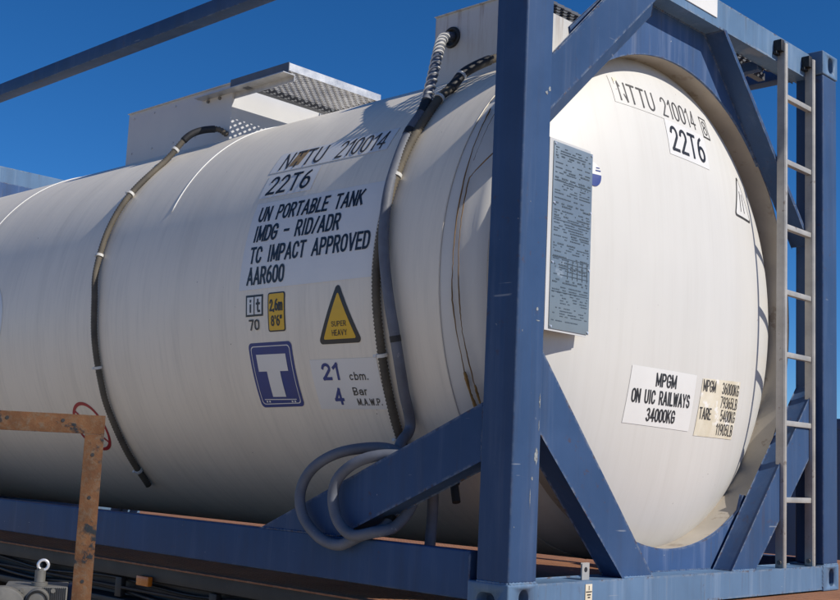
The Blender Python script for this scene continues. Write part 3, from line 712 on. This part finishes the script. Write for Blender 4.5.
def ribbon(pts, w, closed):
    P = [Vector(p) for p in pts]; q = [P[0]]
    for p in P[1:]:
        if (p-q[-1]).length > 1e-5: q.append(p)
    if closed and (q[0]-q[-1]).length < 1e-5: q.pop()
    n = len(q); A = []; B = []
    for i, p in enumerate(q):
        d0 = (p-q[i-1]).normalized() if (i > 0 or closed) else None
        d1 = (q[(i+1) % n]-p).normalized() if (i < n-1 or closed) else None
        e = Vector((0, 0))
        if d0 is None: d0 = d1; e = -d1*w*0.5
        elif d1 is None: d1 = d0; e = d0*w*0.5
        n0 = Vector((-d0.y, d0.x)); n1 = Vector((-d1.y, d1.x)); m = n0+n1
        if m.length < 0.35: m = n0
        m.normalize(); k = min(1/max(m.dot(n0), 0.35), 2.2)*w/2
        A.append(p+e*(1 if e.length == 0 else 1)+m*k); B.append(p+e-m*k)
    vs = [tuple(v) for v in A+B]; fs = []
    for i in range(n if closed else n-1): j = (i+1) % n; fs.append((i, j, n+j, n+i))
    return vs, fs
def put(fn, shapes, name, mat, parent, lift):
    shapes = [w for sh in shapes for w in (sh if isinstance(sh, Words) else [sh])]
    if name == 'lettering' and len(shapes) > 1:
        for sh in shapes: put(fn, [sh], name, mat, parent, lift)
        return None
    bm = bmesh.new()
    for sh in shapes:
        strokes = sh if isinstance(sh, list) else [sh]
        for k, (vs, fs) in enumerate(strokes):
            V = [bm.verts.new(fn(u, v, lift+(k % 7)*0.00012)) for u, v in vs]
            for f in fs:
                try: bm.faces.new([V[i] for i in f])
                except ValueError: pass
    bmesh.ops.recalc_face_normals(bm, faces=bm.faces)
    me = bpy.data.meshes.new(name); bm.to_mesh(me); bm.free(); me.materials.append(MATS[mat])
    o = bpy.data.objects.new(name, me); C.objects.link(o); o.parent = parent
    if parent.parent is None: o.matrix_parent_inverse = Matrix.Translation(-Vector(parent.location))
    else: o.matrix_parent_inverse = Matrix.Identity(4)
    return o
class Words(list): pass
def fit(body, u0, u1, v0, v1, bold=0.0, weight=None):
    h = v1-v0; w = (weight if weight else 0.135+bold*2.2)*h
    gap = 0.30; tot = sum(GL[c][0] for c in body)+gap*(len(body)-1)
    sx = (u1-u0-w)/max(tot, 1e-6); x = u0+w/2; words = Words(); out = []
    for c in body:
        if c == ' ' and out: words.append(out); out = []
        gw, st = GL[c]
        for closed, pts in [r for st1 in st for r in split_sharp(*st1)]:
            q = [(x+(p[0]*gw if gw > 0.03 else (p[0]-.5)*0.1)*sx, v0+w/2+p[1]*(h-w)) for p in pts]
            out.append(ribbon(q, w, closed))
        x += (gw+gap)*sx
    words.append(out)
    return words
def quadgrid(c, n=14):                 # c: four corners lower-left, lower-right, upper-right, upper-left
    vs = []; fs = []
    for j in range(n+1):
        for i in range(n+1):
            s, t = i/n, j/n
            vs.append(tuple((c[0][k]*(1-s)+c[1][k]*s)*(1-t)+(c[3][k]*(1-s)+c[2][k]*s)*t for k in (0, 1)))
    for j in range(n):
        for i in range(n):
            a = j*(n+1)+i; fs.append((a, a+1, a+n+2, a+n+1))
    return vs, fs
def rect(u0, u1, v0, v1, n=14): return quadgrid(((u0, v0), (u1, v0), (u1, v1), (u0, v1)), n)
def roundpoly(pts, r, n=5):
    out = []; m = len(pts)
    for i in range(m):
        p = Vector(pts[i]); a = Vector(pts[i-1]); b = Vector(pts[(i+1) % m])
        da = (a-p).normalized(); db = (b-p).normalized(); ang = da.angle(db); L = r/math.tan(ang/2)
        s, e = p+da*L, p+db*L; c = p+(da+db).normalized()*(r/math.sin(ang/2))
        a0 = math.atan2(s.y-c.y, s.x-c.x); a1 = math.atan2(e.y-c.y, e.x-c.x); dd = (a1-a0+math.pi) % (2*math.pi)-math.pi
        for k in range(n+1): out.append((c.x+r*math.cos(a0+dd*k/n), c.y+r*math.sin(a0+dd*k/n)))
    res = []
    for p, q in zip(out, out[1:]+out[:1]):
        k = max(1, int(math.dist(p, q)/0.02))
        res += [(p[0]+(q[0]-p[0])*j/k, p[1]+(q[1]-p[1])*j/k) for j in range(k)]
    return res
def fan(poly, rings=6):                # filled convex outline, subdivided towards its centre
    cx = sum(p[0] for p in poly)/len(poly); cy = sum(p[1] for p in poly)/len(poly); m = len(poly)
    vs = [(cx, cy)]; fs = []
    for k in range(1, rings+1):
        for p in poly: vs.append((cx+(p[0]-cx)*k/rings, cy+(p[1]-cy)*k/rings))
    for i in range(m): fs.append((0, 1+i, 1+(i+1) % m))
    for k in range(rings-1):
        a = 1+k*m; b = a+m
        for i in range(m): q = (i+1) % m; fs.append((a+i, b+i, b+q, a+q))
    return vs, fs
def band(outer, inner):
    m = len(outer); vs = list(outer)+list(inner); fs = [(i, (i+1) % m, m+(i+1) % m, m+i) for i in range(m)]
    return vs, fs
def offs(poly, f): 
    cx = sum(p[0] for p in poly)/len(poly); cy = sum(p[1] for p in poly)/len(poly)
    return [(cx+(x-cx)*f, cy+(y-cy)*f) for x, y in poly]
SIDE = lambda u, v, l: on_tank(-u, v, l)          # u runs left to right when read
HEAD = lambda u, v, l: on_head(u, v, l)
A, B2 = 0.0016, 0.0030
# serial number
d = put(SIDE, [rect(-1.72, -0.95, 0.580, 0.712)], 'decal', 'dwhite', tc, A); d['label'] = 'serial number decal on the tank side'
put(SIDE, [fit('NTTU', -1.665, -1.375, 0.592, 0.700, 0, 0.115)], 'lettering', 'dfade', d, B2)
put(SIDE, [fit('210014', -1.285, -0.985, 0.592, 0.700, 0, 0.095)], 'lettering', 'dfade', d, B2)
put(SIDE, [quadgrid(((-1.60, 0.604), (-1.53, 0.604), (-1.51, 0.703), (-1.58, 0.703)), 6)], 'peeling_patch', 'peel', d, 0.0023)
d = put(SIDE, [rect(-1.70, -1.345, 0.430, 0.564)], 'decal', 'dwhite', tc, A)
put(SIDE, [fit('22T6', -1.665, -1.375, 0.445, 0.550, 0, 0.135)], 'lettering', 'dblack', d, B2)
d = put(SIDE, [rect(-1.690, -0.845, -0.012, 0.402)], 'decal', 'dwhite', tc, A); d['label'] = 'white approval panel with four lines of black text'
for body, u0, u1, v0, v1 in (('UN PORTABLE TANK', -1.645, -0.965, 0.302, 0.378), ('IMDG - RID/ADR', -1.640, -1.075, 0.204, 0.283), ('TC IMPACT APPROVED', -1.640, -0.872, 0.104, 0.182), ('AAR600', -1.640, -1.385, 0.008, 0.088)):
    put(SIDE, [fit(body, u0, u1, v0, v1, 0, 0.150)], 'lettering', 'dblack', d, B2)
# it 70
d = put(SIDE, [band([(-1.640, -0.130), (-1.520, -0.130), (-1.520, -0.036), (-1.640, -0.036)], [(-1.630, -0.121), (-1.530, -0.121), (-1.530, -0.045), (-1.630, -0.045)])], 'decal', 'dblack', tc, A)
put(SIDE, [rect(-1.630, -1.530, -0.121, -0.045, 6)], 'field', 'dwhite', d, A)
put(SIDE, [rect(-1.583, -1.577, -0.121, -0.045, 3)], 'divider', 'dblack', d, B2)
put(SIDE, [fit('i', -1.614, -1.597, -0.113, -0.054, 0, 0.17), fit('t', -1.567, -1.538, -0.113, -0.054, 0, 0.17)], 'lettering', 'dblack', d, B2)
put(SIDE, [fit('70', -1.618, -1.547, -0.190, -0.143, 0.014)], 'lettering', 'dblack', d, B2)
# yellow height plate
o1 = roundpoly([(-1.487, -0.202), (-1.372, -0.202), (-1.372, -0.033), (-1.487, -0.033)], 0.012)
d = put(SIDE, [fan(o1)], 'decal', 'dblack', tc, A); d['label'] = 'yellow height label'
put(SIDE, [fan(roundpoly([(-1.480, -0.196), (-1.379, -0.196), (-1.379, -0.039), (-1.480, -0.039)], 0.008))], 'field', 'dyellow', d, 0.0022)
put(SIDE, [fit('2,6m', -1.474, -1.386, -0.114, -0.062, 0.014), fit("8'6\"", -1.466, -1.392, -0.178, -0.132, 0.014)], 'lettering', 'dblack', d, B2)
# super heavy triangle
o1 = roundpoly([(-1.172, -0.268), (-0.908, -0.268), (-1.040, -0.012)], 0.016)
d = put(SIDE, [fan(o1)], 'decal', 'dblack', tc, A); d['label'] = 'yellow and black warning triangle on the tank side'
put(SIDE, [fan(roundpoly([(-1.138, -0.249), (-0.942, -0.249), (-1.040, -0.056)], 0.006))], 'field', 'dyellow', d, 0.0022)
put(SIDE, [fit('SUPER', -1.083, -0.995, -0.198, -0.176, 0.004), fit('HEAVY', -1.083, -0.993, -0.235, -0.211, 0.004)], 'lettering', 'dblack', d, B2)
# T panel
q = [(-1.633+0.0, -0.538), (-1.345, -0.532), (-1.345, -0.245), (-1.637, -0.246)]
o1 = roundpoly(q, 0.022)
d = put(SIDE, [fan(o1)], 'decal', 'dnavy', tc, A); d['label'] = 'dark blue square label with a white letter T'
put(SIDE, [band(roundpoly(offs(q, 0.90), 0.018), offs(roundpoly(offs(q, 0.90), 0.018), 0.972))], 'border', 'dwhite', d, 0.0024)
put(SIDE, [quadgrid(((-1.590, -0.372), (-1.392, -0.372), (-1.392, -0.297), (-1.590, -0.297)), 5), quadgrid(((-1.535, -0.487), (-1.447, -0.487), (-1.447, -0.370), (-1.535, -0.370)), 5)], 'lettering', 'dwhite', d, B2)
put(SIDE, [rect(-1.598, -1.384, -0.501, -0.497, 4)]+[rect(u, u+0.010, -0.513, -0.505, 2) for u in (-1.590, -1.572, -1.420, -1.402)], 'lettering', 'dwhite', d, B2)
# volume and pressure
d = put(SIDE, [rect(-1.245, -0.845, -0.545, -0.330)], 'decal', 'dwhite', tc, A)
put(SIDE, [fit('21', -1.180, -1.075, -0.418, -0.345, 0.022), fit('4', -1.140, -1.085, -0.525, -0.452, 0.022)], 'lettering', 'dnavy', d, B2)
put(SIDE, [fit('cbm.', -1.020, -0.910, -0.420, -0.386, 0.006), fit('Bar', -1.020, -0.935, -0.484, -0.450, 0.006), fit('M.A.W.P.', -1.010, -0.868, -0.528, -0.498, 0.008)], 'lettering', 'dfade', d, B2)
# red ring further back
cxr, cvr, rr = -3.15, -0.655, 0.150
o1 = [(cxr+rr*math.cos(2*math.pi*k/48), cvr+rr*math.sin(2*math.pi*k/48)) for k in range(48)]
d = put(SIDE, [band(o1, offs(o1, 0.87))], 'decal', 'dred', tc, A); d['label'] = 'thin red ring marked on the tank side'
put(SIDE, [quadgrid(((cxr-0.10, cvr+0.095), (cxr-0.09, cvr+0.105), (cxr+0.105, cvr-0.09), (cxr+0.095, cvr-0.10)), 8)], 'bar', 'dred', d, A)
o1 = [(-4.116+0.23*math.cos(2*math.pi*k/48), -0.02+0.23*math.sin(2*math.pi*k/48)) for k in range(48)]
d = put(SIDE, [fan(o1, 8)], 'decal', 'dwhite', tc, A); d['label'] = 'round white label near the far end of the tank'
# head decals
d = put(HEAD, [rect(0.805, 1.53, 1.985, 2.105)], 'decal', 'head', tc, A); d['label'] = 'faded serial number on the tank end'
put(HEAD, [fit('NTTU', 0.842, 1.068, 2.000, 2.090, 0, 0.095), fit('210014', 1.120, 1.395, 2.000, 2.090, 0, 0.080)], 'lettering', 'dfade', d, B2)
put(HEAD, [band([(1.452, 1.985), (1.522, 1.985), (1.522, 2.085), (1.452, 2.085)], [(1.458, 1.991), (1.516, 1.991), (1.516, 2.079), (1.458, 2.079)]), fit('8', 1.468, 1.506, 2.000, 2.070, 0, 0.080)], 'lettering', 'dfade', d, B2)
put(HEAD, [quadgrid(((0.828, 2.070), (0.836, 2.075), (0.852, 2.101), (0.828, 2.102)), 4)], 'peeling_patch', 'dcream', d, 0.0036)
d = put(HEAD, [rect(1.118, 1.448, 1.828, 1.985)], 'decal', 'dwhite', tc, A)
put(HEAD, [fit('22T6', 1.142, 1.422, 1.850, 1.965, 0, 0.12)], 'lettering', 'dblack', d, B2)
d = put(HEAD, [quadgrid(((0.822, 0.690), (1.272, 0.678), (1.292, 0.912), (0.842, 0.916)))], 'decal', 'dwhite', tc, A); d['label'] = 'white panel with three lines of black text on the tank end'
put(HEAD, [fit('MPGM', 0.998, 1.140, 0.843, 0.898, 0, 0.135), fit('ON UIC RAILWAYS', 0.855, 1.252, 0.772, 0.828, 0, 0.135), fit('34000KG', 0.960, 1.155, 0.703, 0.757, 0, 0.135)], 'lettering', 'dblack', d, B2)
d = put(HEAD, [quadgrid(((1.318, 0.664), (1.69, 0.663), (1.712, 0.918), (1.345, 0.905)))], 'decal', 'dcream', tc, A); d['label'] = 'peeling cream weight panel on the tank end'
put(HEAD, [fit('MPGM', 1.352, 1.462, 0.852, 0.902, 0, 0.095), fit('36000KG', 1.525, 1.700, 0.852, 0.902, 0, 0.095), fit('79365LB', 1.520, 1.695, 0.793, 0.842, 0, 0.095), fit('TARE', 1.340, 1.445, 0.735, 0.785, 0, 0.115), fit('5400KG', 1.535, 1.690, 0.735, 0.785, 0, 0.095), fit('11905LB', 1.508, 1.682, 0.676, 0.726, 0, 0.095)], 'lettering', 'dfade', d, B2)
q = [(1.668, 1.668), (1.880, 1.668), (1.774, 1.885)]
o1 = roundpoly(q, 0.012); d = put(HEAD, [fan(o1)], 'decal', 'dfade', tc, A); d['label'] = 'faded white warning triangle near the ladder'
put(HEAD, [fan(roundpoly(offs(q, 0.86), 0.008))], 'field', 'dwhite', d, 0.0022)
put(HEAD, [quadgrid(((1.745, 1.70), (1.752, 1.70), (1.768, 1.80), (1.760, 1.80)), 3), quadgrid(((1.790, 1.70), (1.798, 1.70), (1.790, 1.79), (1.783, 1.79)), 3)], 'lettering', 'dfade', d, B2)
o1 = [(0.614+0.040*math.cos(2*math.pi*k/28), 1.638+0.050*math.sin(2*math.pi*k/28)) for k in range(28)]
d = put(HEAD, [fan(o1, 3)], 'decal', 'dwhite', tc, A); d['label'] = 'small round blue and white sticker'
put(HEAD, [fan([p for p in o1 if p[1] < 1.641], 2)], 'field', 'dnavy', d, 0.0024)
put(HEAD, [rect(0.626, 0.652, 1.652, 1.657, 2), rect(0.630, 0.648, 1.664, 1.668, 2)], 'lettering', 'dnavy', d, B2)

# data plate on its bracket
bm = bmesh.new(); box(bm, (0.300, 0.100, 0.998), (0.540, 0.103, 1.690)); dp = obj('data_plate', bm, 'plate', tc, bevel=0.001, label='grey blue etched data plate')
bm = bmesh.new(); box(bm, (0.278, 0.1036, 0.990), (0.530, 0.107, 1.700)); box(bm, (0.285, 0.1072, 1.02), (0.292, 0.24, 1.66)); box(bm, (0.48, 0.1072, 1.05), (0.487, 0.215, 1.62)); obj('backing_plate', bm, 'boxgrey', dp)
bm = bmesh.new(); z = 1.672
while z > 1.03:
    x = 0.312+(0.05 if random.random() < 0.2 else 0)
    h = random.choice((0.003, 0.003, 0.0035, 0.005))
    while x < 0.522:
        w = random.uniform(0.003, 0.022)
        if random.random() < 0.72: box(bm, (x, 0.0985, z-h), (min(x+w, 0.528), 0.0996, z))
        x += w+random.choice((0.002, 0.003, 0.003, 0.02))
    z -= random.choice((0.0095, 0.0095, 0.0105, 0.018))
for zz in (1.545, 1.40, 1.262, 1.135):
    box(bm, (0.308, 0.0985, zz), (0.532, 0.0996, zz+0.002))
for xx in (0.40, 0.43, 0.46, 0.49, 0.52): box(bm, (xx, 0.0984, 1.19), (xx+0.0015, 0.0996, 1.26))
for zz in (1.20, 1.215, 1.23, 1.245): box(bm, (0.40, 0.0983, zz), (0.5215, 0.0996, zz+0.0014))
obj('etched_lines', bm, 'ink', dp, kind='stuff')
for x in (0.308, 0.532):
    for zz in (1.006, 1.24, 1.46, 1.682):
        bm = bmesh.new(); cylinder(bm, (x, 0.096, zz), (x, 0.0999, zz), 0.004, 10); obj('rivet', bm, 'ring', dp)
# fittings low on the far side, seen through the ladder
bm = bmesh.new(); cylinder(bm, (1.9, 0.62, 0.30), (2.25, 0.62, 0.30), 0.05, 20); cylinder(bm, (2.25, 0.62, 0.30), (2.27, 0.62, 0.30), 0.08, 20); obj('valve', bm, 'cast', tc, smooth='auto')
bm = bmesh.new(); cylinder(bm, (0.27, 0.50, 0.43), (0.255, 0.47, 0.36), 0.016, 12); cylinder(bm, (0.275, 0.51, 0.45), (0.268, 0.497, 0.425), 0.022, 12); cylinder(bm, (0.275, 0.51, 0.45), (0.40, 0.56, 0.50), 0.010, 8); obj('valve', bm, 'rubber', tc, smooth='auto')

# ================================================================== RUSTY RACK
u = Vector((-0.858, 0.513, 0)); w = Vector((0.513, 0.858, 0))      # along the bar, away from it
base = Vector((-0.921, 0.996, -1.25))
rack = thing('rusty_rack', 'rusty flaking angle iron frame standing beside the trailer', 'metal frame', base)
def fbox(bm, s0, s1, t0, t1, z0, z1):
    P = []
    for z in (z0, z1):
        for s, t in ((s0, t0), (s1, t0), (s1, t1), (s0, t1)): P.append(bm.verts.new(base+u*s+w*t+Vector((0, 0, z+1.25))))
    for f in ((3,2,1,0),(4,5,6,7),(0,1,5,4),(1,2,6,5),(2,3,7,6),(3,0,4,7)): bm.faces.new([P[i] for i in f])
for s in (0.0, 1.35):
    bm = bmesh.new(); fbox(bm, s, s+0.062, 0, 0.006, -1.25, 0.542); a = obj('upright', bm, 'rack', rack, bevel=0.0015)
    bm = bmesh.new(); fbox(bm, s, s+0.006, 0.0065, 0.06, -1.25, 0.542); obj('flange', bm, 'rack', a, bevel=0.0015)
    if s == 0:
        for z in (0.475, 0.335, 0.065):
            bm = bmesh.new(); c = base+u*0.032+Vector((0, 0, z+1.25)); cylinder(bm, c-w*0.0012, c+w*0.002, 0.006, 12); obj('bolt_hole', bm, 'rubber', a)
bm = bmesh.new(); fbox(bm, 0.0, 1.412, -0.0005, 0.0065, 0.5425, 0.605); a = obj('top_bar', bm, 'rack', rack, bevel=0.0015)
bm = bmesh.new(); fbox(bm, 0.0, 1.412, 0.007, 0.06, 0.599, 0.605); obj('flange', bm, 'rack', a, bevel=0.0015)
for s in (0.135, 0.31):
    bm = bmesh.new(); c = base+u*s+Vector((0, 0, 0.583+1.25)); cylinder(bm, c-w*0.0018, c+w*0.002, 0.006, 12); obj('bolt_hole', bm, 'rubber', a)
bm = bmesh.new(); fbox(bm, 0.062, 1.35, 0.0, 0.006, -0.9, -0.84); obj('lower_bar', bm, 'rack', rack, bevel=0.0015)

# ================================================================== CAST FITTING WITH EYE
fo = base+u*0.19+w*0.02; fo.z = -1.25
ft = thing('winch_stand', 'grey cast metal winch with a bright eye ring on top', 'winch', fo)
def fp(s, t, z): return base+u*s+w*t+Vector((0, 0, z+1.25))
bm = bmesh.new(); fbox(bm, 0.10, 0.26, 0.02, 0.14, -1.25, -0.04); obj('pedestal', bm, 'chassis', ft, bevel=0.005)
bm = bmesh.new(); fbox(bm, 0.075, 0.27, 0.0, 0.16, -0.0395, 0.046); obj('block', bm, 'cast', ft, bevel=0.004)
bm = bmesh.new(); fbox(bm, 0.010, 0.0745, 0.03, 0.13, -0.30, 0.048); obj('side_plate', bm, 'sheet', ft, bevel=0.004)
bm = bmesh.new()
for i in range(12): fbox(bm, 0.08+i*0.0065, 0.083+i*0.0065, -0.003, -0.0005, 0.0, 0.044)
obj('hatching', bm, 'chassis', ft, kind='stuff')
bm = bmesh.new(); tube(bm, [fp(0.165, 0.03, z) for z in (0.0465, 0.058)], 0.026, 18); tube(bm, [fp(0.165, 0.03, z) for z in (0.0585, 0.095)], 0.017, 18); obj('stem', bm, 'cast', ft, smooth='auto')
bm = bmesh.new(); tube(bm, [fp(0.158+0.016*math.cos(a), 0.03, 0.112+0.016*math.sin(a)) for a in [2*math.pi*k/28 for k in range(29)]], 0.005, 10, cap=False); obj('eye_ring', bm, 'ring', ft, smooth=True)
bm = bmesh.new(); tube(bm, [fp(0.165, -0.06, 0.008), fp(0.165, -0.002, 0.008)], 0.036, 24); obj('boss', bm, 'cast', ft, smooth='auto', bevel=0.004)
bm = bmesh.new(); tube(bm, [fp(0.165, 0.03, z) for z in (0.094, 0.102)], 0.013, 6); obj('nut', bm, 'cast', ft)
for s_ in (0.12, 0.215):
    bm = bmesh.new(); tube(bm, [fp(s_, -0.006, 0.034), fp(s_, 0.0, 0.034)], 0.008, 6); obj('bolt', bm, 'cast', ft)
bm = bmesh.new(); tube(bm, [fp(0.165+0.03*math.cos(a), -0.061, 0.008+0.03*math.sin(a)) for a in [2*math.pi*k/24 for k in range(25)]], 0.004, 6, cap=False); obj('rim', bm, 'chassis', ft, smooth=True)
bm = bmesh.new(); tube(bm, [fp(0.275, -0.05, -0.035), fp(0.275, -0.005, -0.035)], 0.085, 32); obj('drum', bm, 'cast', ft, smooth='auto', bevel=0.008)

# ================================================================== BACKGROUND CONTAINER
bx0, by0 = 12.0, 4.0
bk = thing('freight_container', 'dark blue corrugated freight container far behind the ladder', 'container', (bx0+1.2, by0+3, -1.25))
bm = bmesh.new(); n = 44; pts = []
for i in range(n):
    y = by0+6.0*i/n; d = 0.0 if (i//2) % 2 else 0.035
    pts.append((bx0+d, y))
A1 = [bm.verts.new((x, y, -1.12)) for x, y in pts]; B1 = [bm.verts.new((x, y, 1.2)) for x, y in pts]
for i in range(n-1): bm.faces.new((A1[i], A1[i+1], B1[i+1], B1[i]))
obj('side_panel', bm, 'sheet', bk)
bm = bmesh.new(); box(bm, (bx0+0.04, by0-0.02, -1.12), (bx0+2.4, by0+0.0, 1.2)); obj('end_panel', bm, 'sheet', bk)
bm = bmesh.new(); box(bm, (bx0-0.02, by0-0.03, 1.201), (bx0+2.42, by0+6.05, 1.34)); obj('roof', bm, 'sheet', bk, bevel=0.01)
bm = bmesh.new(); box(bm, (bx0-0.02, by0-0.03, -1.25), (bx0+2.42, by0+6.05, -1.121)); obj('base_rail', bm, 'sheet', bk, bevel=0.01)
for y in (by0-0.03, by0+5.93):
    bm = bmesh.new(); box(bm, (bx0-0.02, y, -1.12), (bx0+0.10, y+0.12, 1.2)); obj('corner_post', bm, 'sheet', bk, bevel=0.006)
